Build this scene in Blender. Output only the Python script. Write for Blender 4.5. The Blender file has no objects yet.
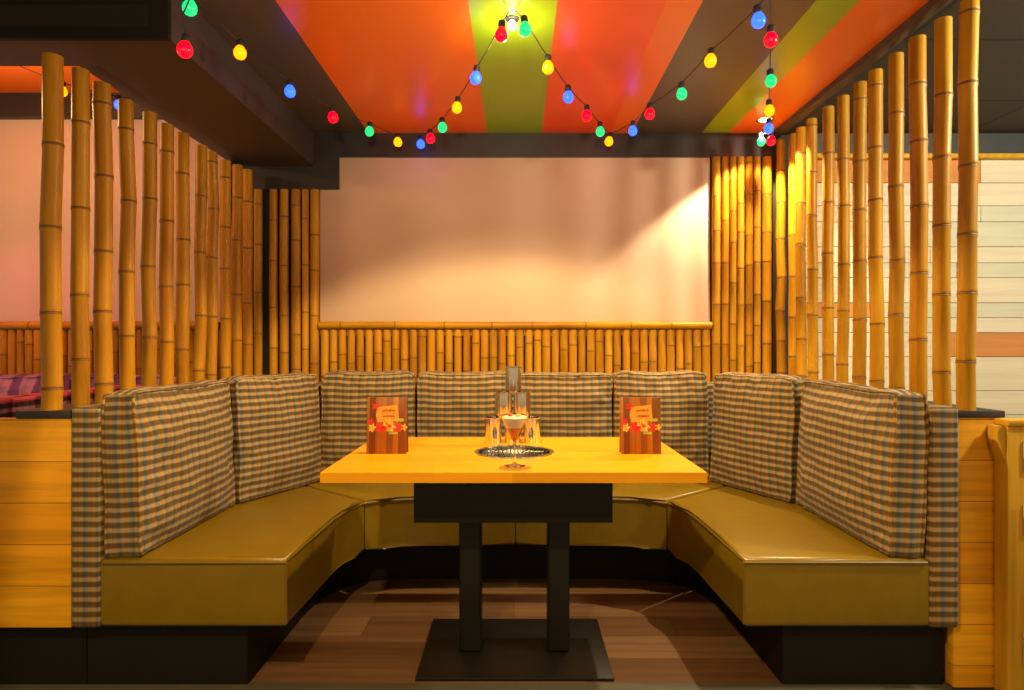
import bpy, bmesh, math, random
from mathutils import Vector, Matrix, noise
PI = math.pi
C = bpy.context.scene.collection
F = 640.0; VX = 517.5; VY = 345.3; CH = 1.145      # focal length (px), vanishing point, camera height
def P(px, py, d):                                  # real position of a photo point known to lie at depth d
    return Vector(((px - VX) * d / F, d, CH - (py - VY) * d / F))
CX = -0.008                                        # middle of the booth

# ---------------------------------------------------------------- materials
def new_mat(name):
    m = bpy.data.materials.new(name); m.use_nodes = True
    nt = m.node_tree; b = nt.nodes['Principled BSDF']
    return m, nt, b
def N(nt, typ, **kw):
    n = nt.nodes.new(typ)
    for k, v in kw.items():
        if k in n.inputs: n.inputs[k].default_value = v
        else: setattr(n, k, v)
    return n
def L(nt, a, b): nt.links.new(a, b)
def mix(nt, fac, a, b, mode='MIX'):
    n = nt.nodes.new('ShaderNodeMix'); n.data_type = 'RGBA'; n.blend_type = mode
    for s, v in ((0, fac), (6, a), (7, b)):
        if hasattr(v, 'is_linked') or hasattr(v, 'links'): nt.links.new(v, n.inputs[s])
        else: n.inputs[s].default_value = v if s == 0 else (*v, 1)
    return n.outputs[2]
def mth(nt, op, a, b=0.0):
    n = nt.nodes.new('ShaderNodeMath'); n.operation = op
    for i, v in enumerate((a, b)):
        if hasattr(v, 'links'): nt.links.new(v, n.inputs[i])
        else: n.inputs[i].default_value = v
    return n.outputs[0]
def ramp(nt, fac, stops, interp='LINEAR'):
    n = nt.nodes.new('ShaderNodeValToRGB'); cr = n.color_ramp; cr.interpolation = interp
    while len(cr.elements) < len(stops): cr.elements.new(0.5)
    for e, (p, c) in zip(cr.elements, stops): e.position = p; e.color = (*c, 1)
    nt.links.new(fac, n.inputs[0]); return n.outputs[0]
def coords(nt, kind='Object', scale=(1, 1, 1)):
    tc = nt.nodes.new('ShaderNodeTexCoord'); mp = nt.nodes.new('ShaderNodeMapping')
    mp.inputs['Scale'].default_value = scale
    nt.links.new(tc.outputs[kind], mp.inputs[0]); return mp.outputs[0]
def noise_fac(nt, vec, scale, detail=4, rough=.55):
    n = N(nt, 'ShaderNodeTexNoise', Scale=scale, Detail=detail, Roughness=rough)
    L(nt, vec, n.inputs['Vector']); return n.outputs[0]
def bump(nt, b, h, strength=.2, dist=.01):
    n = N(nt, 'ShaderNodeBump', Strength=strength, Distance=dist); L(nt, h, n.inputs['Height']); L(nt, n.outputs[0], b.inputs['Normal'])
def plain(name, col, rough=.6, metal=0.0, var=.12, scale=9.0, bmp=.05, spec=.5):
    m, nt, b = new_mat(name)
    f = noise_fac(nt, coords(nt), scale)
    lo = tuple(c * (1 - var) for c in col); hi = tuple(min(1, c * (1 + var)) for c in col)
    L(nt, mix(nt, f, lo, hi), b.inputs['Base Color'])
    b.inputs['Roughness'].default_value = rough; b.inputs['Metallic'].default_value = metal
    b.inputs['Specular IOR Level'].default_value = spec
    if bmp: bump(nt, b, noise_fac(nt, coords(nt), scale * 8), bmp, .004)
    return m
def emis(name, col, s):
    m, nt, b = new_mat(name)
    b.inputs['Base Color'].default_value = (*[min(1, c) for c in col], 1)
    b.inputs['Emission Color'].default_value = (*col, 1); b.inputs['Emission Strength'].default_value = s
    b.inputs['Roughness'].default_value = .25
    return m
def bamboo_mat(name, a, bcol, c):
    m, nt, b = new_mat(name)
    oi = nt.nodes.new('ShaderNodeObjectInfo')
    v = coords(nt, 'Object', (9, 9, 1.2))
    va = nt.nodes.new('ShaderNodeVectorMath'); va.operation = 'ADD'; L(nt, v, va.inputs[0])
    cmb = nt.nodes.new('ShaderNodeCombineXYZ'); L(nt, mth(nt, 'MULTIPLY', oi.outputs['Random'], 37.0), cmb.inputs[2]); L(nt, cmb.outputs[0], va.inputs[1])
    f = noise_fac(nt, va.outputs[0], 1.6, 5, .6)
    f2 = noise_fac(nt, coords(nt, 'Object', (160, 160, 3)), 1.0, 3)
    col = ramp(nt, f, [(.28, a), (.5, bcol), (.72, c)])
    col = mix(nt, mth(nt, 'MULTIPLY', f2, .35), col, tuple(x * .55 for x in bcol))
    tint = ramp(nt, oi.outputs['Random'], [(0, (.78, .74, .66)), (.5, (1, 1, 1)), (1, (1.0, .88, .72))])
    L(nt, mix(nt, .8, col, tint, 'MULTIPLY'), b.inputs['Base Color'])
    b.inputs['Roughness'].default_value = .42; b.inputs['Specular IOR Level'].default_value = .28
    bump(nt, b, f2, .12, .003)
    return m
def board_mat(name, axis_len, axis_w, width, length, cols, gap=.012, rough=.5, off=0.0, grain=1.0):
    """boards running along axis_len, stacked along axis_w"""
    m, nt, b = new_mat(name)
    v = coords(nt); sp = nt.nodes.new('ShaderNodeSeparateXYZ'); L(nt, v, sp.inputs[0])
    w = mth(nt, 'DIVIDE', mth(nt, 'ADD', sp.outputs[axis_w], off), width)
    row = mth(nt, 'FLOOR', w); fr = mth(nt, 'FRACT', w)
    wn = nt.nodes.new('ShaderNodeTexWhiteNoise'); wn.noise_dimensions = '1D'; L(nt, row, wn.inputs['W'])
    l = mth(nt, 'ADD', mth(nt, 'DIVIDE', sp.outputs[axis_len], length), mth(nt, 'MULTIPLY', wn.outputs[0], 7.3))
    seg = mth(nt, 'FLOOR', l); frl = mth(nt, 'FRACT', l)
    wn2 = nt.nodes.new('ShaderNodeTexWhiteNoise'); wn2.noise_dimensions = '2D'
    cb = nt.nodes.new('ShaderNodeCombineXYZ'); L(nt, row, cb.inputs[0]); L(nt, seg, cb.inputs[1]); L(nt, cb.outputs[0], wn2.inputs['Vector'])
    s = [30, 30, 30]; s[axis_len] = 1.6
    g = nt.nodes.new('ShaderNodeVectorMath'); g.operation = 'MULTIPLY'; L(nt, v, g.inputs[0]); g.inputs[1].default_value = s
    g2 = nt.nodes.new('ShaderNodeVectorMath'); g2.operation = 'ADD'; L(nt, g.outputs[0], g2.inputs[0])
    cb2 = nt.nodes.new('ShaderNodeCombineXYZ'); 
    for i in range(3): L(nt, mth(nt, 'MULTIPLY', wn2.outputs[0], 53.0), cb2.inputs[i])
    L(nt, cb2.outputs[0], g2.inputs[1])
    f = noise_fac(nt, g2.outputs[0], 1.0, 6, .62)
    base = ramp(nt, wn2.outputs[0], [(i / max(1, len(cols) - 1), c) for i, c in enumerate(cols)])
    col = mix(nt, mth(nt, 'MULTIPLY', ramp(nt, f, [(.42, (0, 0, 0)), (.7, (1, 1, 1))]), .55 * grain), base, tuple(x * .5 for x in cols[0]))
    if gap:
        e = mth(nt, 'MAXIMUM', mth(nt, 'LESS_THAN', fr, gap), mth(nt, 'LESS_THAN', frl, gap * width / length))
        col = mix(nt, mth(nt, 'MULTIPLY', e, .7), col, tuple(x * .22 for x in cols[0]))
    L(nt, col, b.inputs['Base Color']); b.inputs['Roughness'].default_value = rough; b.inputs['Specular IOR Level'].default_value = .3
    bump(nt, b, f, .12, .003)
    return m
def plaid_mat(name, grey, brown, pu=.043, pv=.0325, dark=.27, lite=.12, rough=.85, jit=.0022):
    m, nt, b = new_mat(name)
    uv = nt.nodes.new('ShaderNodeUVMap'); sp = nt.nodes.new('ShaderNodeSeparateXYZ'); L(nt, uv.outputs[0], sp.inputs[0])
    mp0 = nt.nodes.new('ShaderNodeMapping'); mp0.inputs['Scale'].default_value = (9, 9, 1); L(nt, uv.outputs[0], mp0.inputs[0])
    nz = N(nt, 'ShaderNodeTexNoise', Scale=1.0, Detail=2); L(nt, mp0.outputs[0], nz.inputs['Vector'])
    sc = nt.nodes.new('ShaderNodeSeparateColor'); L(nt, nz.outputs[1], sc.inputs[0])
    def warped(o, k): return mth(nt, 'ADD', o, mth(nt, 'MULTIPLY', mth(nt, 'SUBTRACT', sc.outputs[k], .5), jit * 4))
    u = mth(nt, 'FRACT', mth(nt, 'DIVIDE', warped(sp.outputs[0], 0), pu)); v = mth(nt, 'FRACT', mth(nt, 'DIVIDE', warped(sp.outputs[1], 1), pv))
    g2 = tuple(x * .78 for x in grey); b2 = tuple(x * .82 for x in brown)
    warp = ramp(nt, u, [(0, brown), (.06, grey), (.18, g2), (.24, g2), (.30, grey), (.44, grey), (.52, brown), (.66, b2), (.72, b2), (.80, brown), (.99, brown)])
    c1 = mix(nt, ramp(nt, v, [(.50, (0, 0, 0)), (.62, (lite,) * 3), (.88, (lite,) * 3), (.99, (0, 0, 0))]), warp, (.75, .66, .48))
    dk = ramp(nt, v, [(.0, (.6, .6, .6)), (.08, (dark, dark * .95, dark * .9)), (.46, (dark, dark * .95, dark * .9)), (.60, (1, 1, 1)), (.90, (1, 1, 1)), (1, (.6, .6, .6))])
    c2 = mix(nt, 1.0, c1, dk, 'MULTIPLY')
    mp = nt.nodes.new('ShaderNodeMapping'); mp.inputs['Scale'].default_value = (900, 900, 1); L(nt, uv.outputs[0], mp.inputs[0])
    f = noise_fac(nt, mp.outputs[0], 1.0, 2)
    c3 = mix(nt, .5, c2, ramp(nt, f, [(.3, (.7, .7, .7)), (.7, (1.15, 1.15, 1.15))]), 'MULTIPLY')
    L(nt, c3, b.inputs['Base Color']); b.inputs['Roughness'].default_value = rough
    b.inputs['Sheen Weight'].default_value = .08; b.inputs['Specular IOR Level'].default_value = .2
    bump(nt, b, f, .25, .002)
    return m

M = {}
M['bamboo'] = bamboo_mat('bamboo_gold', (.30, .122, .003), (.51, .242, .005), (.66, .34, .012))
M['node'] = plain('bamboo_node', (.20, .09, .012), .6)
M['cut'] = plain('bamboo_cut_end', (.16, .085, .03), .8)
M['plaid'] = plaid_mat('plaid_fabric', (.215, .212, .168), (.42, .235, .06), dark=.37, lite=.11)
M['purple'] = plaid_mat('purple_stripe_fabric', (.20, .05, .24), (.50, .22, .38), .13, .7, .8, .05)
M['purple_check'] = plaid_mat('purple_check_fabric', (.14, .03, .09), (.22, .05, .09), .035, .035, .2, .1)
M['redpipe'] = plain('red_piping', (.55, .06, .10), .6)
M['leather'] = plain('olive_leather', (.205, .128, .003), .33, 0, .16, 14, .10)
M['seam'] = plain('leather_piping', (.18, .11, .004), .45)
M['black'] = plain('black_plinth', (.007, .006, .005), .6, 0, .2, spec=.25)
M['metalblack'] = plain('black_powder_coat', (.010, .008, .006), .45, 0, .15, 30, .06, spec=.35)
M['steel'] = plain('brushed_steel', (.82, .77, .64), .13, 1.0, .06, 40, .03)
M['darksteel'] = plain('dark_steel', (.20, .19, .17), .35, 1.0, .2, 60, .05)
M['tabletop'] = board_mat('oak_tabletop', 0, 1, .095, .9, [(.80, .33, .004), (.86, .37, .005), (.90, .40, .006)], .0, .33, grain=.55)
M['cleat'] = plain('red_wood_cleat', (.16, .04, .012), .6)
M['pine'] = board_mat('pine_boards', 0, 2, .136, 2.6, [(.80, .34, .007), (.88, .41, .010), (.92, .45, .014), (.78, .32, .006)], .022, .5, off=.053)
M['pine_plain'] = board_mat('pine_solid', 2, 0, .4, 3.0, [(.68, .37, .020), (.72, .40, .025)], 0, .5)
M['floorwood'] = board_mat('wood_floor', 0, 1, .18, 1.25, [(.15, .072, .034), (.21, .11, .05), (.28, .155, .075), (.18, .09, .042)], .014, .42)
M['floorfront'] = plain('grey_green_floor', (.10, .095, .06), .6, 0, .2, 6)
M['wallpanel'] = plain('cream_plaster', (.62, .45, .35), .75, 0, .03, 3, .04)
M['pinkpanel'] = plain('pinkish_plaster', (.66, .50, .42), .75, 0, .03, 3, .04)
M['darkwall'] = plain('dark_wall', (.02, .016, .014), .7)
M['band'] = plain('charcoal_band', (.026, .021, .022), .45, 0, .1)
M['slate'] = plain('slate_band', (.045, .05, .055), .6, 0, .1)
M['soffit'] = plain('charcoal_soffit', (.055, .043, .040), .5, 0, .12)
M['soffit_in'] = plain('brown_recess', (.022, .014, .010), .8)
M['c_grey'] = plain('ceiling_charcoal', (.095, .082, .075), .42, 0, .1, 3, .02)
M['c_orange'] = plain('ceiling_orange', (.95, .19, .003), .34, 0, .04, 2, .02)
M['c_red'] = plain('ceiling_red_orange', (.95, .115, .012), .34, 0, .04, 2, .02)
M['c_green'] = plain('ceiling_green', (.30, .50, .006), .34, 0, .04, 2, .02)
M['c_panel'] = board_mat('ceiling_grey_panels', 0, 1, .62, 1.25, [(.056, .050, .046), (.062, .056, .052)], .026, .8, grain=.25)
M['wire'] = plain('black_cable', (.02, .018, .016), .6)
M['rail'] = plain('dark_rail', (.030, .022, .020), .5)
M['white_wood'] = board_mat('whitewashed_wood', 0, 2, 5, 50, [(.74, .68, .52), (.80, .73, .56)], 0, .65, off=2, grain=.45)
M['white_wood2'] = board_mat('whitewashed_wood_cool', 0, 2, 5, 50, [(.70, .70, .54), (.68, .68, .53)], 0, .65, off=2, grain=.5)
M['terra_wood'] = board_mat('terracotta_wood', 0, 2, 5, 50, [(.62, .25, .08), (.66, .28, .09)], 0, .6, off=2, grain=.45)
M['menuwood'] = board_mat('menu_plank_print', 2, 0, .021, .8, [(.26, .065, .007), (.36, .11, .009), (.44, .15, .012), (.16, .036, .007)], .05, .4)
M['menupaper'] = plain('menu_orange_paper', (.80, .32, .02), .5, 0, .15, 30)
M['menured'] = plain('menu_red_flower', (.75, .012, .01), .5)
M['menuyellow'] = plain('menu_yellow_flower', (.85, .50, .04), .5)
M['menugreen'] = plain('menu_green_leaf', (.42, .42, .04), .5)
M['menuink'] = plain('menu_ink', (.20, .07, .01), .6)
M['fruit'] = plain('red_fruit', (.70, .10, .03), .3)
def glass_mat(name, col, rough=0.0, ior=1.45):
    m, nt, b = new_mat(name)
    b.inputs['Base Color'].default_value = (*col, 1); b.inputs['Roughness'].default_value = rough
    b.inputs['Transmission Weight'].default_value = 1.0; b.inputs['IOR'].default_value = ior
    return m
M['glass'] = glass_mat('clear_glass', (1, 1, 1))
M['drink'] = plain('creamy_drink', (.85, .66, .48), .35, 0, .12, 60)
BULB = {'R': emis('red_bulb_glow', (1, .0, .005), 6), 'G': emis('green_bulb_glow', (.002, .20, .055), 5),
        'Y': emis('yellow_bulb_glow', (1, .17, .0), 4.4), 'B': emis('blue_bulb_glow', (.010, .050, 1), 6)}
M['lampglow'] = emis('white_lamp_glow', (1, .86, .6), 16)

# ---------------------------------------------------------------- mesh helpers
def obj(name, bm, mats, parent=None, sharp=40, smooth=True):
    bmesh.ops.recalc_face_normals(bm, faces=bm.faces[:])
    me = bpy.data.meshes.new(name); bm.to_mesh(me); bm.free()
    for m in (mats if isinstance(mats, (list, tuple)) else [mats]): me.materials.append(m)
    if smooth:
        me.shade_smooth(); me.set_sharp_from_angle(angle=math.radians(sharp))
    o = bpy.data.objects.new(name, me); C.objects.link(o)
    if parent: o.parent = parent
    return o
def tag(o, label, cat, group=None, kind=None):
    o['label'] = label; o['category'] = cat
    if group: o['group'] = group
    if kind: o['kind'] = kind
    return o
def thing(name, label, cat, loc=(0, 0, 0), group=None, rotz=0):
    o = bpy.data.objects.new(name, None); C.objects.link(o); o.location = loc; o.rotation_euler = (0, 0, rotz)
    o.empty_display_size = .1
    return tag(o, label, cat, group)
def struct(name, bm, mats, label, sharp=40):
    o = obj(name, bm, mats, None, sharp); o['kind'] = 'structure'; o['label'] = label; return o
def add_box(bm, x0, x1, y0, y1, z0, z1, bev=0.0, seg=2, mi=0):
    t = bmesh.new()
    bmesh.ops.create_cube(t, size=1)
    for v in t.verts: v.co = Vector(((x0 + x1) / 2 + v.co.x * (x1 - x0), (y0 + y1) / 2 + v.co.y * (y1 - y0), (z0 + z1) / 2 + v.co.z * (z1 - z0)))
    if bev: bmesh.ops.bevel(t, geom=t.edges[:], offset=bev, segments=seg, profile=.5, affect='EDGES')
    merge(bm, t, mi)
def merge(bm, t, mi=None, mat=None):
    mp = {}
    for v in t.verts: mp[v] = bm.verts.new(mat @ v.co if mat else v.co)
    for f in t.faces:
        try:
            nf = bm.faces.new([mp[v] for v in f.verts]); nf.material_index = f.material_index if mi is None else mi
        except ValueError: pass
    t.free()
def box(*a, **k):
    bm = bmesh.new(); add_box(bm, *a, **k); return bm
def add_lathe(bm, prof, seg=24, mat=None, cap0=True, cap1=True, mis=None):
    """prof: list of (r,z)"""
    rings = []
    for r, z in prof:
        ring = []
        for i in range(seg):
            a = 2 * PI * i / seg; co = Vector((r * math.cos(a), r * math.sin(a), z))
            ring.append(bm.verts.new(mat @ co if mat else co))
        rings.append(ring)
    for k in range(len(rings) - 1):
        for i in range(seg):
            f = bm.faces.new((rings[k][i], rings[k][(i + 1) % seg], rings[k + 1][(i + 1) % seg], rings[k + 1][i]))
            if mis: f.material_index = mis[k]
    if cap0: bm.faces.new(rings[0][::-1])
    if cap1: bm.faces.new(rings[-1])
def lathe(prof, seg=24, **k):
    bm = bmesh.new(); add_lathe(bm, prof, seg, **k); return bm
def add_tube(bm, pts, r, seg=8, closed=False, mi=0):
    pts = [Vector(p) for p in pts]; n = len(pts); rings = []
    prev = None
    for i, p in enumerate(pts):
        if closed: t = pts[(i + 1) % n] - pts[i - 1]
        else: t = pts[min(i + 1, n - 1)] - pts[max(i - 1, 0)]
        t.normalize()
        u = prev - t * prev.dot(t) if prev is not None else t.orthogonal()
        if u.length < 1e-6: u = t.orthogonal()
        u.normalize(); prev = u; w = t.cross(u)
        rings.append([bm.verts.new(p + (u * math.cos(2 * PI * k / seg) + w * math.sin(2 * PI * k / seg)) * r) for k in range(seg)])
    for i in range(n if closed else n - 1):
        a, b = rings[i], rings[(i + 1) % n]
        off = 0
        if closed and i == n - 1:
            off = min(range(seg), key=lambda o: (a[0].co - b[o].co).length)
        for k in range(seg):
            f = bm.faces.new((a[k], a[(k + 1) % seg], b[(k + 1 + off) % seg], b[(k + off) % seg])); f.material_index = mi
    if not closed:
        bm.faces.new(rings[0][::-1]); bm.faces.new(rings[-1])
def add_prism(bm, poly, z0, z1, bev=0, seg=3, mi=0, top_only=False):
    t = bmesh.new()
    lo = [t.verts.new((x, y, z0)) for x, y in poly]; hi = [t.verts.new((x, y, z1)) for x, y in poly]
    n = len(poly)
    t.faces.new(lo[::-1]); t.faces.new(hi)
    for i in range(n): t.faces.new((lo[i], lo[(i + 1) % n], hi[(i + 1) % n], hi[i]))
    if bev:
        es = [e for e in t.edges if abs(e.verts[0].co.z - e.verts[1].co.z) < 1e-6]
        es += [e for e in t.edges if abs(e.verts[0].co.z - e.verts[1].co.z) > 1e-6 and e.calc_face_angle(0) > .6]
        bmesh.ops.bevel(t, geom=es, offset=bev, segments=seg, profile=.5, affect='EDGES', clamp_overlap=True)
    bmesh.ops.triangulate(t, faces=[f for f in t.faces if len(f.verts) > 4])
    merge(bm, t, mi)
def box_uv(o):
    me = o.data; uv = me.uv_layers.new(name='UVMap')
    for p in me.polygons:
        n = p.normal; ax = max(range(3), key=lambda i: abs(n[i]))
        for li in p.loop_indices:
            c = me.vertices[me.loops[li].vertex_index].co
            uv.data[li].uv = ((c.y, c.z), (c.x, c.z), (c.x, c.y))[ax]
def ordinal(i): return ['first', 'second', 'third', 'fourth', 'fifth', 'sixth', 'seventh', 'eighth', 'ninth', 'tenth', 'eleventh', 'twelfth', 'thirteenth'][i]

# ---------------------------------------------------------------- bamboo
def add_cane(bm, length, r, rnd, seg=16, node=.225, wob=.004, start=None):
    z = start if start is not None else rnd.uniform(.04, node)
    prof = [(r * .995, 0, 0)]; off = Vector((0, 0, 0)); nodes = []
    while z < length - .03:
        nodes.append(z); z += node * rnd.uniform(.8, 1.2)
    rings = [(0.0, r * .99, Vector((0, 0)), 0)]
    cur = Vector((0, 0)); k = r / .028
    for nz in nodes:
        cur = Vector((rnd.uniform(-wob, wob), rnd.uniform(-wob, wob)))
        rings += [(nz - .016 * k, r * .985, cur, 0), (nz - .005 * k, r * 1.045, cur, 0), (nz - .0015, r * 1.05, cur, 1), (nz + .0015, r * .985, cur, 1),
                  (nz + .004 * k, r * 1.035, cur, 0), (nz + .014 * k, r * .99, cur, 0)]
    rings.append((length, r * .98, cur, 0))
    rings.append((length, r * .8, cur, 2)); rings.append((length - .012, r * .78, cur, 2))
    vs = []
    for z, rr, c, mi in rings:
        vs.append([bm.verts.new((c.x + rr * math.cos(2 * PI * i / seg), c.y + rr * math.sin(2 * PI * i / seg), z)) for i in range(seg)])
    for a in range(len(vs) - 1):
        mi = 2 if rings[a + 1][3] == 2 else (1 if rings[a][3] == 1 and rings[a + 1][3] in (0, 1) and True else (1 if rings[a + 1][3] == 1 else 0))
        for i in range(seg):
            f = bm.faces.new((vs[a][i], vs[a][(i + 1) % seg], vs[a + 1][(i + 1) % seg], vs[a + 1][i])); f.material_index = mi
    bm.faces.new(vs[0][::-1]); f = bm.faces.new(vs[-1]); f.material_index = 2
BM3 = [M['bamboo'], M['node'], M['cut']]
def cane(name, loc, length, r, seed, parent=None, tilt=(0, 0), **k):
    rnd = random.Random(seed); bm = bmesh.new(); add_cane(bm, length, r, rnd, **k)
    o = obj(name, bm, BM3, parent, 50); o.location = loc; o.rotation_euler = (tilt[0], tilt[1], 0); return o

# ================================================================ SETTING
WB = 3.62      # back wall plane
CZ = 2.334     # ceiling height
# floors
struct('floor', box(-3.4, 3.4, 2.165, 3.9, -.05, 0), M['floorwood'], 'brown wood plank floor inside the booth')
struct('floor', box(-3.4, 3.4, -2.2, 2.12, -.05, 0), M['floorfront'], 'grey green floor in front of the booth')
struct('trim_1', box(-3.4, 3.4, 2.12, 2.165, -.05, .003), M['floorfront'], 'flat threshold strip at the edge of the wood floor')
# ceiling stripes over the booth: one mesh
bm = bmesh.new()
stripes = [(-1.14, -.835, 0), (-.835, -.17, 1), (-.17, .137, 2), (.137, .516, 3), (.516, .64, 1), (.64, 1.03, 0), (1.03, 1.18, 2), (1.18, 1.42, 1)]
for x0, x1, mi in stripes: add_box(bm, x0, x1, -2.2, WB, CZ, CZ + .06, mi=mi)
struct('ceiling', bm, [M['c_grey'], M['c_orange'], M['c_green'], M['c_red']], 'ceiling painted in orange, red, green and charcoal stripes')
bm = bmesh.new(); add_box(bm, 1.465, 3.4, -2.2, WB + .3, CZ, CZ + .06)
struct('ceiling', bm, M['c_panel'], 'charcoal panelled ceiling right of the booth')
struct('trim_2', box(1.42, 1.465, -2.2, WB, 2.305, CZ + .06, bev=.003), M['soffit'], 'dark ceiling batten along the right row of poles')
bm = bmesh.new(); add_box(bm, -3.4, -1.62, 2.3, WB + .3, 2.55, 2.6)
struct('ceiling', bm, M['c_orange'], 'orange ceiling of the neighbouring booth')
struct('trim_3', box(-1.62, -1.5, 2.28, WB, 2.175, 2.6, bev=.003), M['soffit'], 'dark beam above the left row of poles')
# soffit: closed run along the booth + open recessed end facing the viewer
bm = bmesh.new()
add_box(bm, -1.5, -1.14, 2.3002, WB, 2.1482, CZ + .06)
struct('trim_4', bm, M['soffit'], 'charcoal boxed duct along the left of the ceiling')
bm = bmesh.new()
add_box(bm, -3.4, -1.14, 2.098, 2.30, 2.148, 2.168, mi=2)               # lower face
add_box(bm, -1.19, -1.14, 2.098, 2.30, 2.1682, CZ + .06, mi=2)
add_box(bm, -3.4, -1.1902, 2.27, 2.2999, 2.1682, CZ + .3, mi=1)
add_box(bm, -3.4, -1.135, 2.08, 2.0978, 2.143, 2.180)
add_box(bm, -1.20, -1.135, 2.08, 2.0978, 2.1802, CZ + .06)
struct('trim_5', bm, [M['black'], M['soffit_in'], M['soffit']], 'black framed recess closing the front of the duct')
bm = bmesh.new(); add_box(bm, -3.4, -1.14, -2.2, 2.27, CZ + .02, CZ + .08)
struct('ceiling', bm, M['c_grey'], 'charcoal ceiling in front of the duct')
# back wall
struct('wall_back', box(-1.62, 1.60, WB, WB + .1, 0, 2.75), M['darkwall'], 'dark back wall behind the bamboo')
bm = bmesh.new(); add_box(bm, -1.11, 1.083, WB - .025, WB, 1.2, 2.25, bev=.004)
struct('wall_back', bm, M['wallpanel'], 'cream plaster panel behind the booth')
bm = bmesh.new()
add_box(bm, -1.0, 1.42, WB - .035, WB, 2.199, CZ); add_box(bm, -1.5, -1.0, WB - .035, WB, 2.018, CZ)
struct('trim_6', bm, M['band'], 'dark stepped band along the top of the back wall')
# left neighbour wall
struct('wall_left', box(-3.4, -1.62, WB - .01, WB + .1, 0, 2.425), M['pinkpanel'], 'pinkish wall of the neighbouring booth seen through the left poles')
struct('trim_7', box(-3.4, -1.62, WB - .06, WB + .1, 2.418, 2.56), M['band'], 'dark band above the pinkish wall')
# right plank wall
bm = bmesh.new()
px2z = lambda y: CH - (y - VY) * WB / F
rows = [(160, 183), (183, 206), (206, 222), (222, 247), (247, 263), (263, 278), (278, 303), (303, 318), (318, 333), (333, 357), (357, 391), (391, 415), (415, 440)]
rr = random.Random(5)
spec = {0: [(1.6, 2.62, 2), (2.62, 3.4, 0)], 7: [(1.6, 2.02, 2), (2.02, 3.4, 1)], 9: [(1.6, 2.35, 0), (2.35, 3.4, 2)]}
zz = None
for i, (a, b_) in enumerate(rows):
    for x0, x1, mi in spec.get(i, [(1.6, 2.2 + rr.uniform(-.3, .5), rr.choice((0, 1))), (None, 3.4, rr.choice((0, 1)))]):
        if x0 is None: x0 = px
        add_box(bm, x0 + .001, x1 - .001, WB, WB + .02, px2z(b_) + .0025, px2z(a), bev=.002, seg=1, mi=mi); px = x1
z = px2z(440)
while z > 0:
    add_box(bm, 1.601, 3.4, WB, WB + .02, max(0, z - .14) + .0025, z, bev=.002, seg=1, mi=rr.choice((0, 1))); z -= .14
add_box(bm, 1.6, 3.4, WB + .015, WB + .1, 0, 2.4, mi=3)
struct('wall_right', bm, [M['white_wood'], M['white_wood2'], M['terra_wood'], M['darkwall']], 'whitewashed plank wall seen through the right poles')
struct('trim_8', box(1.6, 3.4, WB - .03, WB + .1, px2z(155.5), CZ), M['slate'], 'slate grey band above the plank wall')
struct('trim_9', box(1.6, 3.4, WB - .045, WB, px2z(160), px2z(155.5), bev=.003), M['pine_plain'], 'narrow wooden strip above the plank wall')

# ================================================================ HALF WALLS
hw = thing('half_wall', 'low pine boarded end wall left of the booth, with black plinth', 'half wall', (-1.54, 2.12, 0))
def lo(o, p): o.location = -p.location; return o
o = lo(obj('panel', box(-2.9, -1.462, 2.095, 2.13, .22, .905, bev=.002), M['pine'], hw), hw)
lo(obj('core', box(-1.625, -1.465, 2.185, 3.53, 0, .905), M['pine_plain'], hw), hw)
lo(obj('plinth', box(-2.9, -1.452, 2.155, 2.18, 0, .22), M['black'], hw), hw)
r_ = lo(obj('rail', box(-1.64, -1.46, 2.09, 3.53, .9055, .931, bev=.002), M['rail'], hw), hw); r_['label'] = 'dark board on top carrying the bamboo poles'
hw2 = thing('half_wall', 'low pine boarded end wall right of the booth, reaching the floor', 'half wall', (1.5, 2.14, 0))
lo(obj('panel', box(1.443, 1.60, 2.118, 2.15, .012, .905, bev=.002), M['pine'], hw2), hw2)
lo(obj('core', box(1.46, 1.60, 2.152, 3.53, 0, .905), M['pine_plain'], hw2), hw2)
r_ = lo(obj('rail', box(1.445, 1.612, 2.115, 3.53, .9055, .928, bev=.002), M['rail'], hw2), hw2); r_['label'] = 'dark board on top carrying the bamboo poles'
# pine counter end with hinge plates, right edge of frame
ct = thing('counter_end', 'yellow pine counter end with steel hinge plates beside the right half wall', 'counter', (1.75, 2.06, 0))
lo(obj('body', box(1.572, 2.3, 2.052, 2.112, 0, .885, bev=.004), M['pine_plain'], ct), ct)
lo(obj('top', box(1.572, 2.3, 2.046, 2.112, .8855, .905, bev=.003), M['pine_plain'], ct), ct)
bm = bmesh.new()
pts = [(0, 0), (0, .115)] + [(.028 - .028 * 0, .115)] + [(.028 - .020 * math.sin(t * PI / 2 / 6), .115 - .115 * (t / 6) ** 1.0 * .8 - .0) for t in range(1, 7)]
prof = [(0, 0), (0, .12), (.045, .12), (.045, .085), (.036, .060), (.022, .038), (.008, .012)]
t = bmesh.new(); a = [t.verts.new((1.571 - u * .55, 2.060, .765 + v)) for u, v in prof]; b_ = [t.verts.new((1.571 - u * .55, 2.105, .765 + v)) for u, v in prof]
t.faces.new(a); t.faces.new(b_[::-1])
for i in range(len(prof)): t.faces.new((a[i], a[(i + 1) % len(prof)], b_[(i + 1) % len(prof)], b_[i]))
merge(bm, t, 0)
lo(obj('bracket', bm, M['pine_plain'], ct), ct)
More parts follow.
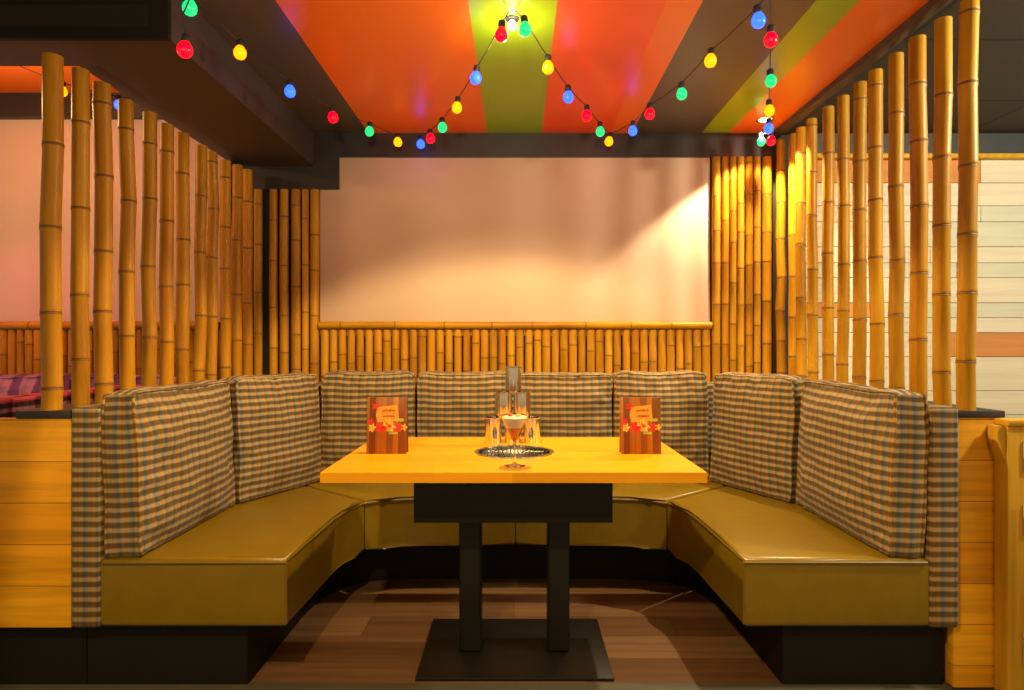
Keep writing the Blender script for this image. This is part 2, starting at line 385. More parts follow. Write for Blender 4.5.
for zc in (.79, .585, .175):
    bm = box(1.618, 1.67, 2.047, 2.0515, zc - .05, zc + .05, bev=.0015)
    hp = lo(obj('hinge_plate', bm, M['steel'], ct), ct)
    for dz in (-.03, .03): obj('screw', lathe([(.006, 0), (.006, .002), (.003, .003)], 12, mat=Matrix.Translation((1.632, 2.0465, zc + dz)) @ Matrix.Rotation(PI / 2, 4, 'X')), M['darksteel'], hp).location = (0, 0, 0)

# ================================================================ BAMBOO POLES
leftx = [52, 81, 104, 128, 149, 167, 183, 200, 213, 226, 238, 248]
for i in range(12):
    d = 2.125 + .1262 * i if False else 977.0 / (VX - leftx[i])
    d = min(d, 3.50) if i < 11 else 3.49
    if i == 10: d = 3.40
    if i == 9: d = 3.305
    rad = .0295 - .0035 * (i / 11) + random.Random(i).uniform(-.0015, .0015)
    x = -1.527
    if i == 0: d, x = 2.125, -1.546
    if i >= 8: d, x = ((3.19, -1.522), (3.32, -1.513), (3.42, -1.497), (3.505, -1.476))[i - 8]
    o = cane('bamboo_pole', (x, d, .931), 2.107 - .931 + random.Random(40 + i).uniform(-.006, .006), rad, 100 + i, tilt=(0, -.002 if i == 0 else random.Random(70 + i).uniform(-.005, .005)), node=.255)
    o.scale = (1, 1, 1)
    lab = 'golden bamboo pole, nearest the viewer in the left row' if i == 0 else ('golden bamboo pole, last of the left row by the back wall' if i == 11 else f'golden bamboo pole, {ordinal(i)} from the front in the left row')
    tag(o, lab, 'bamboo pole', 'bamboo poles of the left partition')
rightx = [969, 943, 918.7, 897, 876.7, 860, 842.7, 828.7, 813, 801.7, 790]
for i in range(11):
    d = 965.0 / (rightx[i] - VX); d = min(d, 3.50)
    if i == 0: d = 2.15
    rad = .0300 - .0045 * (i / 10) + random.Random(200 + i).uniform(-.0015, .0015)
    o = cane('bamboo_pole', (1.507, d, .928), 2.298 - .928, rad, 300 + i, tilt=(0, .006 if i == 0 else random.Random(370 + i).uniform(-.004, .004)), node=.245)
    lab = 'thick bamboo pole, nearest the viewer in the right row' if i == 0 else ('bright bamboo pole, last of the right row by the back wall' if i == 10 else f'amber bamboo pole, {ordinal(i)} from the front in the right row')
    tag(o, lab, 'bamboo pole', 'bamboo poles of the right partition')
# canes clad on the back wall
wl = [(-1.452, .024), (-1.366, .024), (-1.306, .026), (-1.240, .028), (-1.186, .021), (-1.135, .026)]
for i, (x, r) in enumerate(wl):
    o = cane('bamboo_cane', (x, WB - .035, .0), 2.015, r * .97, 500 + i, node=.24, wob=.001)
    tag(o, ('bamboo cane on the back wall left of the cream panel, nearest the corner' if i == 0 else 'bamboo cane on the back wall touching the left edge of the cream panel' if i == 5 else f'bamboo cane on the back wall left of the cream panel, {ordinal(i)} from the corner'), 'bamboo cane', 'wall canes left of the cream panel')
wr = [(1.112, .024), (1.163, .0205), (1.206, .0198), (1.250, .0205), (1.297, .0215), (1.342, .0195), (1.396, .026)]
for i, (x, r) in enumerate(wr):
    o = cane('bamboo_cane', (x, WB - .035, .0), 2.197, r, 520 + i, node=.20, wob=.0004)
    tag(o, ('bright bamboo cane on the back wall touching the right edge of the cream panel' if i == 0 else 'bright bamboo cane on the back wall right of the panel, nearest the corner' if i == 6 else f'bright bamboo cane on the back wall, {ordinal(i)} from the right edge of the cream panel'), 'bamboo cane', 'wall canes right of the cream panel')
o = cane('bamboo_cane', (1.475, WB - .035, 0), 2.29, .026, 545, node=.2); tag(o, 'bright bamboo cane standing in the back right corner behind the pole row', 'bamboo cane')
# wainscots
def wainscot(label, x0, x1, n, seed, z0=.0):
    w = thing('bamboo_wainscot', label, 'wainscot', ((x0 + x1) / 2, WB - .03, 0))
    st = (x1 - x0) / n
    for i in range(n):
        rnd = random.Random(seed + i)
        c = cane('cane', (x0 + st * (i + .5) - w.location.x, 0, z0), 1.232 - z0, st * .5 * rnd.uniform(.88, .99), seed + i, w, node=.24, wob=.001, seg=12)
    bm = bmesh.new(); add_cane(bm, x1 - x0, .021, random.Random(seed + 99), node=.26, wob=.001)
    rl = obj('top_rail', bm, BM3, w, 50); rl.rotation_euler = (0, PI / 2, 0); rl.location = ((x0 - x1) / 2, -.018, 1.256)
    return w
wainscot('long bamboo wainscot with top rail below the cream panel', -1.105, 1.083, 44, 600)
wainscot('reddish bamboo wainscot of the neighbouring booth, seen through the left poles', -2.95, -1.66, 27, 700)

# ================================================================ BENCH
def mx(pts, s): return [(CX + s * (x - CX), y) for x, y in pts] if s < 0 else pts
# right half coordinates (mirrored for the left)
inner_side = [(.740, 2.09), (.737, 2.45), (.732, 2.60), (.722, 2.70), (.704, 2.79), (.672, 2.865)]
inner_back = [(.672, 2.865), (.60, 2.915), (.52, 2.937), (.42, 2.947), (.2, 2.952), (CX, 2.953)]
bench = thing('booth_bench', 'U shaped booth bench with olive leather seats and plaid back', 'bench', (CX, 2.9, 0))
def bl(o): o.location = -bench.location; return o
for s in (1, -1):
    side = [(1.343, 2.09)] + [(1.343, 3.44)] + inner_side[::-1]
    bm = bmesh.new(); add_prism(bm, mx(side, s), .222, .45, .018, 4)
    seat = bl(obj('seat', bm, M['leather'], bench, 60))
    bm = bmesh.new()
    top = [(x, y + (.002 if i else 0)) for i, (x, y) in enumerate([(1.335, 2.086)] + [(.742, 2.086)] + [(x - .0, y) for x, y in inner_side[1:]])]
    p3 = [(x, y, .436) for x, y in mx(top, s)]
    add_tube(bm, p3, .0055, 6); 
    vs = mx([(.739, 2.089)], s)[0]
    add_tube(bm, [(vs[0], vs[1], .236), (vs[0], vs[1], .436)], .0045, 6)
    pp = obj('piping', bm, M['seam'], seat)
    back = [(1.335, 3.448), (CX + .002, 3.448)] + [(x if i else x + .002, y) for i, (x, y) in enumerate(inner_back[::-1])]
    back[-1] = (.668, 2.872)
    bm = bmesh.new(); add_prism(bm, mx(back, s), .222, .45, .018, 4)
    seat = bl(obj('seat', bm, M['leather'], bench, 60))
    bm = bmesh.new(); add_tube(bm, [(x, y - .001, .436) for x, y in mx(inner_back, s)], .0055, 6); obj('piping', bm, M['seam'], seat)
    # plaid back panels
    x0, x1 = sorted((CX + s * (1.345 - CX), CX + s * (1.441 - CX)))
    bm = box(x0, x1, 2.085, 3.548, .222, .944, bev=.012, seg=3)
    o = bl(obj('back_panel', bm, M['plaid'], bench)); box_uv(o)
    # plinth side
    x0, x1 = sorted((CX + s * (.895 - CX), CX + s * (1.432 - CX)))
inner_k = [(.893, 2.155), (.890, 2.70), (.880, 2.80), (.850, 2.93), (.79, 3.04), (.71, 3.10), (.6, 3.13), (.4, 3.14), (CX, 3.142)]
outer_k = [(1.432, 2.155), (1.432, 2.70), (1.432, 2.80), (1.432, 3.2), (1.432, 3.54), (.9, 3.54), (.6, 3.54), (.4, 3.54), (CX, 3.54)]
ins = mx(inner_k, -1)[:-1] + inner_k[::-1]; outs = mx(outer_k, -1)[:-1] + outer_k[::-1]
bm = bmesh.new()
rw = [[bm.verts.new((x, y, z)) for x, y in pl] for pl, z in ((ins, 0), (ins, .2215), (outs, .2215), (outs, 0))]
for i in range(len(ins) - 1):
    for a in range(4): bm.faces.new((rw[a][i], rw[a][i + 1], rw[(a + 1) % 4][i + 1], rw[(a + 1) % 4][i]))
for i in (0, -1): bm.faces.new([r[i] for r in rw])
bl(obj('plinth', bm, M['black'], bench, 30))
bm = box(-1.352, 1.336, 3.452, 3.548, .222, .944, bev=.012, seg=3)
o = bl(obj('back_panel', bm, M['plaid'], bench)); box_uv(o)

# ================================================================ CUSHIONS
def cush_pos(a, b, c, W, H, T, seed, bulge):
    x = W / 2 * a; z = H * (b + 1) / 2
    env = (1 - a ** 4) * (1 - b ** 4)
    x *= 1 - .02 * (1 - b * b) * abs(a)
    x *= 1 - .02 * max(0, b) ** 3
    t = T / 2
    t *= (.86 + .14 * (1 - max(0, b) ** 3))
    y = c * t
    if c < 0: y += c * bulge * env
    tz = (b + 1) / 2
    pf = (1 - c * c)
    if abs(a) > .85: x += math.copysign(.010, a) * pf * ((abs(a) - .85) / .15) * (1 - b * b)
    if b > .7: z += .016 * pf * ((b - .7) / .3) * (1 - a ** 6)
    cr = max(0, (abs(a) + abs(b) - 1.72) / .28) ** 1.5
    x -= math.copysign(.006, a) * cr; z -= math.copysign(.005, b) * cr * (1 if b > 0 else .2)
    z -= .016 * tz ** 4 * (1 - abs(a) ** 2.5) * (1 + .6 * noise.noise((seed * 3.1, a, 0)))
    z -= .008 * tz ** 4 * abs(a) ** 8
    p = Vector((a * 2.2 + seed * 7.7, b * 2.2, c * .8))
    w = noise.noise(p * 1.3) * .012 * (.3 + env)
    # creases: strong near the top corners and sides
    edge = max(0, max(abs(a), b) - .35) / .5 * min(1, (1 - abs(a)) / .16) * min(1, (1 - b) / .10 + .15)
    q = Vector((a * 2 + seed * 5.3, b * 9 + a * 6, c))
    w += noise.noise(q) * .016 * edge
    w += (1 - abs(noise.noise(Vector((a * 3 + b * 2 + seed, b * 6 - a * 2, 3.3 + c))))) ** 6 * -.013 * edge
    if c < 0: y -= w * (-c)
    x += noise.noise(Vector((b * 1.6 + seed, math.copysign(3, a), c))) * .010 * abs(a) ** 3
    z += noise.noise(Vector((a * 4 + seed, c * 2, 9))) * .006 * tz ** 3
    return Vector((x, y, z))
def cushion(name, label, cat, loc, rotz, W, H, T, seed, mat, group, tilt=0.0, bulge=.03, roll=0.0):
    nx, nz, ny = 28, 28, 6
    bm = bmesh.new(); V = {}
    def g(i, j, k):
        if (i, j, k) not in V: V[i, j, k] = bm.verts.new(cush_pos(i / nx * 2 - 1, j / nz * 2 - 1, k / ny * 2 - 1, W, H, T, seed, bulge))
        return V[i, j, k]
    uvl = bm.loops.layers.uv.new('UVMap'); off = seed * .0137
    def quad(ids, fu):
        f = bm.faces.new([g(*q) for q in ids])
        for lp, q in zip(f.loops, ids):
            a, b, c = q[0] / nx * W, q[1] / nz * H, q[2] / ny * T
            lp[uvl].uv = (fu(a, b, c)[0] + off, fu(a, b, c)[1])
    for i in range(nx):
        for j in range(nz):
            quad([(i, j, 0), (i + 1, j, 0), (i + 1, j + 1, 0), (i, j + 1, 0)], lambda a, b, c: (a, b))
            quad([(i, j, ny), (i, j + 1, ny), (i + 1, j + 1, ny), (i + 1, j, ny)], lambda a, b, c: (a, b))
    for i in range(nx):
        for k in range(ny):
            for j in (0, nz): quad([(i, j, k), (i, j, k + 1), (i + 1, j, k + 1), (i + 1, j, k)], lambda a, b, c: (a, c))
    for j in range(nz):
        for k in range(ny):
            for i in (0, nx): quad([(i, j, k), (i, j + 1, k), (i, j + 1, k + 1), (i, j, k + 1)], lambda a, b, c: (c, b))
    o = obj(name, bm, mat, None, 55); o.location = loc; o.rotation_euler = (tilt, roll, rotz)
    tag(o, label, cat, group)
    o.rotation_mode = 'XYZ'
    bm = bmesh.new()
    for c in (-1, 1):
        pts = []
        m_ = 30
        for e in range(4):
            for q in range(m_):
                t_ = q / m_ * 2 - 1
                a, b = ((t_, -1), (1, t_), (-t_, 1), (-1, -t_))[e]
                pts.append(cush_pos(a, b, c, W, H, T, seed, bulge) + Vector((0, 0, 0)))
        for p in pts: p.z = max(p.z, .0055)
        add_tube(bm, pts, .005, 6, closed=True)
    pp = obj('piping', bm, mat, o, 80)
    uv = pp.data.uv_layers.new(name='UVMap')
    for lp in pp.data.loops:
        v = pp.data.vertices[lp.vertex_index].co; uv.data[lp.index].uv = (v.x + W / 2 + off, v.z)
    return o
G = 'plaid back cushions around the booth'
SZ = .4505
def mir(x): return 2 * CX - x
TL = -.07
# back row
xs = [-1.025, -.527, -.012, .497, .992]
names = ['plaid back cushion in the back row behind the left menu card', 'plaid back cushion in the back row left of the steel tumblers',
         'plaid back cushion in the back row right of the steel tumblers', 'plaid back cushion in the back row behind the right menu card']
for i in range(4):
    cushion('back_cushion', names[i], 'cushion', ((xs[i] + xs[i + 1]) / 2, 3.362, SZ), 0, xs[i + 1] - xs[i] - .014, .555 + (.004, 0, -.006, .003)[i], .125, 11 + i, M['plaid'], G, tilt=-.035)
# side cushions (face the table)
cushion('back_cushion', 'large plaid back cushion at the open left end of the bench', 'cushion', (-1.288, 2.442, SZ), PI / 2, .700, .545, .11, 21, M['plaid'], G, tilt=-.04, bulge=.045)
cushion('back_cushion', 'large plaid back cushion at the open right end of the bench', 'cushion', (mir(-1.288), 2.442, SZ), -PI / 2, .700, .545, .11, 24, M['plaid'], G, tilt=-.04, bulge=.045)
ang = math.atan2(.44, .20)
for s, lab, sd in ((-1, 'plaid back cushion turned across the left corner of the bench', 31), (1, 'plaid back cushion turned across the right corner of the bench', 34)):
    n = Vector((.910, -.414)); c = Vector((-1.1075, 3.0335)) - n * .0575
    x = c.x if s < 0 else mir(c.x)
    rz = ang if s < 0 else PI * 2 - ang + 0.0
    cushion('back_cushion', lab, 'cushion', (x, c.y, SZ), rz if s < 0 else -ang, .512, .555, .115, sd, M['plaid'], G, tilt=-.04)

# ================================================================ TABLE
TX = -.0116; TY0, TY1 = 1.985, 2.747; TYc = (TY0 + TY1) / 2; HW = .6004; TT = .032
tb = thing('dining_table', 'yellow oak grill table on two black steel columns', 'table', (TX, 2.41, 0))
def tl(o, p=None): o.location = -tb.location; return o
GC = (-.012, 2.372); GR = .142
bm = bmesh.new()
corners = [(TX + HW, TY0), (TX + HW, TY1), (TX - HW, TY1), (TX - HW, TY0)]
angs = sorted([2 * PI * i / 64 for i in range(64)] + [math.atan2(y - GC[1], x - GC[0]) % (2 * PI) for x, y in corners])
def rect_hit(a):
    dx, dy = math.cos(a), math.sin(a); ts = []
    if abs(dx) > 1e-9: ts.append(((TX + HW if dx > 0 else TX - HW) - GC[0]) / dx)
    if abs(dy) > 1e-9: ts.append(((TY1 if dy > 0 else TY0) - GC[1]) / dy)
    t_ = min(ts); return GC[0] + dx * t_, GC[1] + dy * t_
rings = {}
for nm, z, f in (('ot', .75, 0), ('ob', .75 - TT, 0), ('it', .75, 1), ('ib', .75 - TT, 1)):
    rings[nm] = [bm.verts.new(((GC[0] + GR * math.cos(a), GC[1] + GR * math.sin(a), z) if f else (*rect_hit(a), z))) for a in angs]
n = len(angs)
for i in range(n):
    j = (i + 1) % n
    for p, q in (('it', 'ot'), ('ot', 'ob'), ('ob', 'ib'), ('ib', 'it')):
        bm.faces.new((rings[p][i], rings[p][j], rings[q][j], rings[q][i]))
sel = [e for e in bm.edges if (abs(e.verts[0].co.z - .75) < 1e-5 and abs(e.verts[1].co.z - .75) < 1e-5) and all(min(abs(abs(v.co.x - TX) - HW), abs(v.co.y - TY0), abs(v.co.y - TY1)) < 1e-5 for v in e.verts) and len({round(abs(f.normal.z)) for f in e.link_faces}) != 5 and e.calc_face_angle(0) > 1]
bmesh.ops.bevel(bm, geom=sel, offset=.002, segments=2, profile=.5, affect='EDGES')
tl(obj('tabletop', bm, M['tabletop'], tb, 35))
tl(obj('burner_box', box(TX - .342, TX + .336, 2.178, 2.66, .54, .7175, bev=.003), M['metalblack'], tb))
for s in (-1, 1):
    x = TX + s * .366; tl(obj('cleat', box(x - .024, x + .024, 2.10, 2.64, .703, .7178, bev=.002), M['cleat'], tb))
for x in (-.175, .152):
    tl(obj('leg', box(x - .0405, x + .0405, 2.355, 2.465, .0125, .5398, bev=.012, seg=4), M['metalblack'], tb))
tl(obj('base_plate', box(-.349, .330, 2.178, 2.654, 0.0005, .0125, bev=.003), M['metalblack'], tb))
# grill
gr = thing('table_grill', 'round steel grill insert sunk into the middle of the oak tabletop', 'grill', (GC[0], GC[1], .7195))
obj('bowl', lathe([(.005, .002), (.118, .002), (.137, .016), (.1395, .030), (.1395, .0285), (.1395, .0285), (.133, .0175), (.1165, .0045), (.005, .0045)][:4] + [(.137, .030), (.1345, .0175), (.1165, .0045), (.005, .0045)], 48), M['darksteel'], gr, 30)
obj('rim', lathe([(.1385, .0307), (.1480, .0307), (.1475, .0330), (.1400, .0345), (.1335, .0330), (.1335, .0300), (.1365, .0300)], 64, cap0=False, cap1=False), M['steel'], gr, 30)
bm = bmesh.new()
for i in range(-8, 9):
    x = i * .0148; h = math.sqrt(max(.0001, .131 ** 2 - x * x)); add_tube(bm, [(x, -h, .024), (x, h, .024)], .0022, 6)
for y in (-.07, .07): h = math.sqrt(.131 ** 2 - y * y); add_tube(bm, [(-h, y, .0205), (h, y, .0205)], .0018, 6)
obj('grate', bm, M['darksteel'], gr)

# steel tumblers
def tumbler(x, y, z, label, r=.034, h=.103):
    t_ = thing('steel_tumbler', label, 'tumbler', (x, y, z), 'stacked steel tumblers')
    w = .0015
    obj('cup', lathe([(r * .94, 0), (r * .96, .004), (r * .98, h - .01), (r * .98, h - .004), (r * .94, h - .004), (r * .88, .006)], 32), M['steel'], t_, 30)
    obj('rim', lathe([(r * .965, h - .0045), (r * 1.05, h - .0045), (r * 1.06, h - .001), (r * 1.02, h), (r * .965, h)], 32, cap0=False, cap1=False), M['steel'], t_, 30)
    # closing faces of the rim ring
    return t_
ty = 2.60
b0 = .7502
for x, lab in ((-.098, 'steel tumbler in the bottom row of the stack, left'), (-.019, 'steel tumbler in the bottom row of the stack, middle, behind the cocktail glass'), (.060, 'steel tumbler in the bottom row of the stack, right')): tumbler(x, ty, b0, lab)
for x, lab in ((-.0565, 'steel tumbler in the middle row of the stack, left'), (.0185, 'steel tumbler in the middle row of the stack, right')): tumbler(x, ty, b0 + .1032, lab, .035)
tumbler(-.017, ty, b0 + .2064, 'single steel tumbler on top of the stack')

# cocktail glass
cg = thing('cocktail_glass', 'stemmed cocktail glass holding a creamy drink with red fruit', 'glass', (-.0095, 2.094, .7503))
prof = [(.0, 0), (.034, 0), (.0345, .0015), (.030, .003), (.010, .006), (.0045, .012), (.0038, .030), (.0040, .068), (.0065, .076), (.0475, .166), (.0480, .1675), (.0462, .1668), (.006, .0795), (.0, .0775)]
prof = [(max(r, .0002), z) for r, z in prof]
obj('bowl', lathe(prof, 40), M['glass'], cg, 40)
obj('drink', lathe([(.0003, .1265), (.0275, .1265), (.0425, .1585), (.034, .164), (.015, .166), (.0003, .1665)], 32), M['drink'], cg, 60)
bm = lathe([(.0003, .0795), (.0048, .0795), (.0165, .103), (.0272, .1255), (.0003, .1262)], 28)
obj('fruit', bm, M['fruit'], cg, 60)
for k, p in enumerate(((.012, -.022, .1665), (-.014, -.012, .1680))):
    t_ = bmesh.new(); bmesh.ops.create_icosphere(t_, subdivisions=2, radius=.008)
    for v in t_.verts: v.co *= 1 + .18 * noise.noise(v.co * 120 + Vector(p) * 50)
    bm = bmesh.new(); merge(bm, t_, 0, Matrix.Translation(p)); obj('petal', bm, M['fruit'] if k else M['menuyellow'], cg, 60)

# menu cards
def menu(px, label, seed):
    m_ = thing('menu_card', label, 'menu', (px, 2.326, .7503), 'menu cards on the table')
    a = math.radians(5)
    W, H = .146, .204
    fl = obj('front_leaf', box(-W / 2, W / 2, -.002, .002, 0, H, bev=.0007), M['menuwood'], m_); fl.rotation_euler = (-a, 0, 0); fl.location = (0, 0, .0003)
    bk = obj('back_leaf', box(-W / 2, W / 2, -.002, .002, 0, H, bev=.0007), M['menuwood'], m_); bk.rotation_euler = (a, 0, 0); bk.location = (0, .0425, .0003)
    S = .1015 / 1000
    def at(u, v): return ((u - .5) * W, (1 - v) * H)      # u,v: 0..1 from top left of the front
    y = -.0022
    def flat(name, polys, mat, th=.0005, yy=y):
        bm = bmesh.new()
        for poly in polys:
            A = [bm.verts.new((x, yy - th, z)) for x, z in poly]; B = [bm.verts.new((x, yy, z)) for x, z in poly]
            bm.faces.new(A); bm.faces.new(B[::-1])
            for i in range(len(poly)): bm.faces.new((A[i], A[(i + 1) % len(poly)], B[(i + 1) % len(poly)], B[i]))
        return obj(name, bm, mat, fl, smooth=False)
    rnd = random.Random(seed)
    pap = [at(.25, .17), at(.50, .15), at(.76, .13), at(.79, .30), at(.80, .41), at(.55, .43), at(.27, .44), at(.23, .32)]
    flat('paper_panel', [pap], M['menupaper'])
    def flower(cu, cv, r, k=5, sq=1.0):
        cx, cz = at(cu, cv); pts = []
        for i in range(40):
            t_ = 2 * PI * i / 40; rr_ = 1.35 * r * (.72 + .28 * math.cos(k * t_)); pts.append((cx + rr_ * math.cos(t_), cz + rr_ * sq * math.sin(t_)))
        return pts
    flat('yellow_blossom', [flower(.14, .53, .011), flower(.46, .51, .017, 6), flower(.60, .52, .017), flower(.93, .53, .010), flower(.55, .44, .012), flower(.12, .56, .009)], M['menuyellow'], .0008)
    flat('red_blossom', [flower(.22, .16, .011), flower(.35, .53, .017), flower(.57, .51, .007), flower(.80, .53, .014), flower(.10, .43, .009), flower(.42, .56, .009)], M['menured'], .0012)
    flat('leaf', [flower(.68, .63, .011, 2, .6), flower(.82, .40, .012, 2, .7), flower(.60, .61, .008, 3)], M['menugreen'], .0010)
    # two lines of (illegible) handwriting
    bm = bmesh.new()
    for (u0, u1, v, h) in ((.38, .70, .235, .012), (.40, .70, .335, .011)):
        pts = []; k = 26
        for i in range(k + 1):
            u = u0 + (u1 - u0) * i / k; x, z = at(u, v - .02 * (u - u0)); pts.append((x, y - .0008, z + h * .5 * math.sin(i * 1.9 + seed) * rnd.uniform(.35, 1)))
        add_tube(bm, pts, .0011, 5)
    obj('lettering', bm, M['menuink'], fl)
    return m_
menu(-.4765, 'small standing menu card with wood print and red flowers, left of the tumblers', 1)
menu(.4495, 'small standing menu card with wood print and red flowers, right of the tumblers', 2)

# ================================================================ STRING LIGHTS
COL = {'R': 'red', 'G': 'green', 'Y': 'yellow', 'B': 'blue'}
def light_string(label, items, loc):
    """items: list of ('R',px,py,d) bulbs or ('h',px,py,d) cable hooks"""
    s = thing('string_lights', label, 'string lights', loc, 'strings of coloured bulbs')
    L0 = Vector(loc); pts = []; 
    for k, px, py, d in items:
        p = P(px, py, d)
        if k in COL: p.z += .044
        p.z = min(p.z, CZ - .004 if p.x > -1.5 else 2.545)
        pts.append(p)
    bm = bmesh.new(); path = []
    for a, b in zip(pts, pts[1:]):
        ln = (b - a).length
        for i in range(8):
            t_ = i / 8; q = a.lerp(b, t_); q.z -= .03 * ln * 4 * t_ * (1 - t_) * .6; path.append(q - L0)
    path.append(pts[-1] - L0)
    add_tube(bm, path, .0022, 6); obj('cable', bm, M['wire'], s)
    for (k, px, py, d), p in zip(items, pts):
        if k not in COL: continue
        rz = random.Random(int(px * 7 + py))
        b = obj('bulb', lathe([(.0004, -.0665), (.008, -.0655), (.0155, -.0610), (.0205, -.053), (.0222, -.044), (.0205, -.034), (.016, -.026), (.0118, -.020), (.0105, -.014)], 20), BULB[k], s, 60)
        b.location = p - L0; b.rotation_euler = (rz.uniform(-.16, .16), rz.uniform(-.16, .16), 0); b['label'] = f'glowing {COL[k]} bulb'
        obj('socket', lathe([(.0118, -.0195), (.0128, -.015), (.0128, .002), (.0095, .006), (.004, .008)], 16), M['wire'], b, 40)
    return s
light_string('string of coloured bulbs running from the duct at left to the lamp over the table', [
    ('R', 186, 51, 1.96), ('h', 183, 14, 1.93), ('G', 191, 9, 2.0), ('Y', 240, 54, 2.3), ('B', 290, 92, 2.62), ('R', 332, 118, 2.93), ('G', 370, 132, 3.2), ('Y', 397, 143, 3.42), ('B', 420, 145, 3.47),
    ('R', 430, 139, 3.28), ('G', 442, 128, 3.06), ('Y', 458, 108, 2.82), ('B', 477, 78, 2.5), ('R', 502, 35, 2.2), ('h', 509, 8, 2.27)], P(300, 92, 2.7))
light_string('string of coloured bulbs running from the lamp over the table to the right corner', [
    ('h', 516, 8, 2.27), ('G', 524, 31, 2.17), ('Y', 548, 68, 2.45), ('B', 568, 97, 2.72), ('R', 587, 116, 2.95), ('G', 600, 132, 3.17), ('Y', 610, 142, 3.4), ('B', 633, 131, 3.2), ('R', 650, 114, 2.92), ('G', 681, 94, 2.65),
    ('Y', 711, 62, 2.35), ('B', 757, 21, 2.05), ('h', 770, -8, 1.95), ('R', 771, 40, 2.17), ('G', 770, 82, 2.52), ('Y', 769, 111, 2.83), ('B', 769, 129, 3.08), ('R', 771, 141, 3.3), ('G', 761, 142, 3.42)], P(640, 110, 2.8))
light_string('string of bulbs in the neighbouring booth behind the left poles', [
    ('h', -60, 40, 2.9), ('h', 0, 57, 3.0), ('Y', 63, 92, 3.1), ('B', 118, 105, 3.3), ('h', 150, 100, 3.42)], P(60, 92, 3.1))

# ceiling lamp over the table, corner downlight
lamp = thing('ceiling_lamp', 'bright white spot lamp on the ceiling above the table', 'lamp', (-.019, 2.33, CZ))
obj('mount', lathe([(.022, -.004), (.026, -.003), (.026, 0)], 24), M['wire'], lamp)
obj('stem', lathe([(.007, -.008), (.007, -.0042)], 12), M['steel'], lamp)
bm = bmesh.new(); bmesh.ops.create_uvsphere(bm, u_segments=20, v_segments=12, radius=.017, matrix=Matrix.Translation((0, 0, -.0252)))
b = obj('bulb', bm, M['lampglow'], lamp, 60); b['label'] = 'glowing white bulb'
dl = thing('downlight', 'small white ceiling downlight above the back right corner', 'lamp', (1.30, 3.36, CZ))
obj('ring', lathe([(.036, -.001), (.046, -.001), (.046, -.006), (.038, -.008), (.034, -.006)], 28, cap0=False, cap1=False), M['steel'], dl)
obj('lens', lathe([(.0345, -.005), (.0345, -.0015)], 24), emis('downlight_glow', (1, .85, .55), 6), dl)

# ================================================================ NEIGHBOUR BOOTH (seen between the left poles)
nb = thing('booth_bench', 'purple checked bench of the neighbouring booth behind the left poles', 'bench', (-2.2, 3.3, 0))
def nl(o): o.location = -nb.location; return o
o = nl(obj('back_panel', box(-2.0, -1.90, 2.3, 3.30, .2, .94, bev=.012, seg=3), M['purple_check'], nb)); box_uv(o)
for x in (-1.995, -1.905):
    bm = bmesh.new(); add_tube(bm, [(x, 2.305, .938), (x, 3.29, .938)], .009, 8); pp = obj('piping', bm, M['redpipe'], o); pp['label'] = 'red piping'
o = nl(obj('back_panel', box(-2.95, -1.66, 3.46, 3.54, .2, .93, bev=.012, seg=3), M['purple_check'], nb)); box_uv(o)
nl(obj('seat', box(-2.95, -2.005, 2.85, 3.45, .22, .45, bev=.02, seg=3), M['purple_check'], nb)); box_uv(nb.children[-1])
nl(obj('plinth', box(-2.9, -2.05, 2.95, 3.43, 0, .2195), M['black'], nb))
for x, w, lab, sd in ((-2.60, .52, 'purple striped cushion in the neighbouring booth, at the left edge of the photo', 51), (-2.07, .52, 'purple striped cushion in the neighbouring booth, behind the first left poles', 52)):
    cushion('back_cushion', lab, 'cushion', (x, 3.38, SZ), 0, w, .54, .12, sd, M['purple'], 'purple cushions of the neighbouring booth', tilt=-.04)

# ================================================================ CAMERA
cam = bpy.data.cameras.new('camera'); co = bpy.data.objects.new('camera', cam); C.objects.link(co)
cam.sensor_width = 36; cam.lens = 36 * F / 1024; cam.shift_x = -(VX - 512) / 1024; cam.shift_y = (VY - 345) / 1024
co.location = (0, 0, CH); co.rotation_euler = (PI / 2, 0, 0); cam.clip_start = .05
bpy.context.scene.camera = co

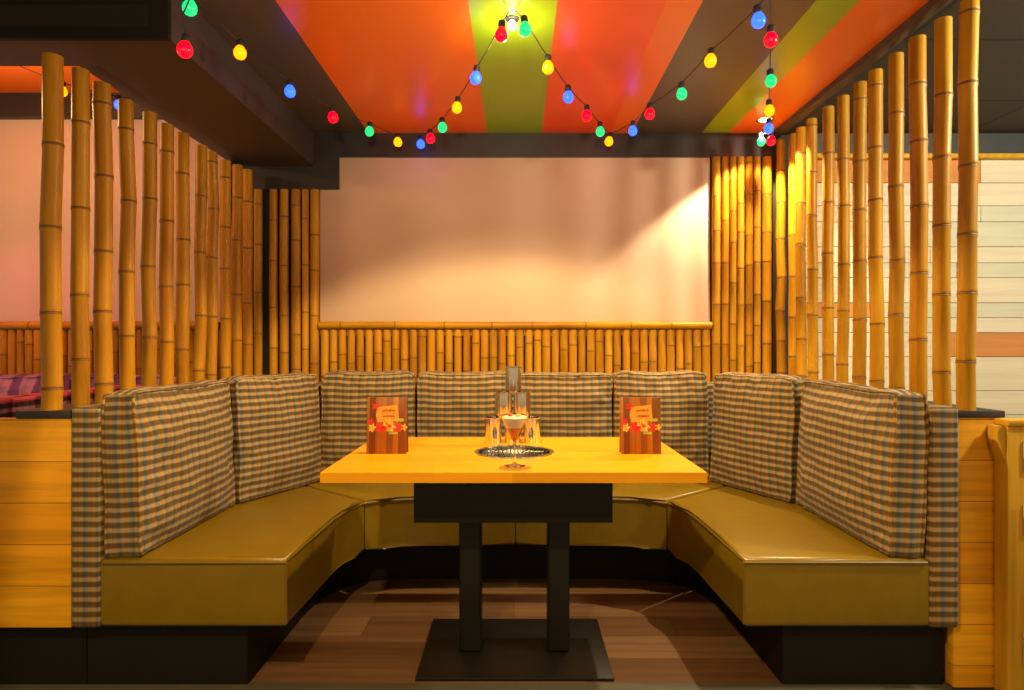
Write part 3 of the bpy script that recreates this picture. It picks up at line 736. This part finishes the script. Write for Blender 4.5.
# ================================================================ LIGHTS
def light(name, typ, loc, energy, col, size=.05, aim=None, cone=None, blend=.3):
    l = bpy.data.lights.new(name, typ); l.energy = energy; l.color = col
    if typ in ('POINT', 'SPOT'): l.shadow_soft_size = size
    if typ == 'SPOT': l.spot_size = math.radians(cone); l.spot_blend = blend
    o = bpy.data.objects.new(name, l); C.objects.link(o); o.location = loc
    if aim is not None: o.rotation_euler = (Vector(aim) - Vector(loc)).to_track_quat('-Z', 'Y').to_euler()
    return o
WARM = (1, .71, .31)
light('table_lamp_light', 'SPOT', (-.019, 2.33, 2.285), 140, WARM, .02, (-.019, 2.35, 0), 130, .2)
light('table_lamp_glow', 'POINT', (-.019, 2.33, 2.20), 3.6, (1, .80, .50), .02)
light('corner_downlight_light', 'SPOT', (1.30, 3.36, 2.322), 155, (1, .76, .42), .02, (1.28, 3.36, 0), 104, .25)
light('front_spot_light', 'SPOT', (-.55, .1, 2.29), 150, WARM, .03, (-.15, 2.5, .35), 62, .15)
light('front_fill_light', 'POINT', (1.3, -.2, 1.95), 21, WARM, .12)  # added fill behind the camera for half-wall and bench fronts, fixture invented
light('front_fill_light', 'POINT', (-1.3, -.2, 1.95), 21, WARM, .12)  # left twin of the added fill, also without a known fixture
light('ceiling_fill_light', 'SPOT', (0, -.8, 1.5), 165, (1, .76, .46), .08, (0, 2.0, 2.75), 58, .8)  # added fill from behind the camera to lift the ceiling stripes, no known lamp
light('neighbour_light', 'POINT', (-2.5, 2.75, 2.3), 20, (1, .56, .26), .05)
light('neighbour_pink_light', 'SPOT', (-2.75, 2.9, 1.9), 11, (1, .15, .22), .05, (-2.7, 3.6, .9), 100, .9)
light('plank_fill_light', 'POINT', (2.5, 1.7, 2.27), 150, (1, .90, .66), .08)  # unseen fill added to brighten the whitewashed planks evenly
w = bpy.data.worlds.new('World'); bpy.context.scene.world = w; w.use_nodes = True
w.node_tree.nodes['Background'].inputs[0].default_value = (1, .72, .40, 1); w.node_tree.nodes['Background'].inputs[1].default_value = .50
vs = bpy.context.scene.view_settings
vs.view_transform = 'Standard'; vs.look = 'None'; vs.gamma = 1; vs.exposure = 0.0; vs.use_curve_mapping = False
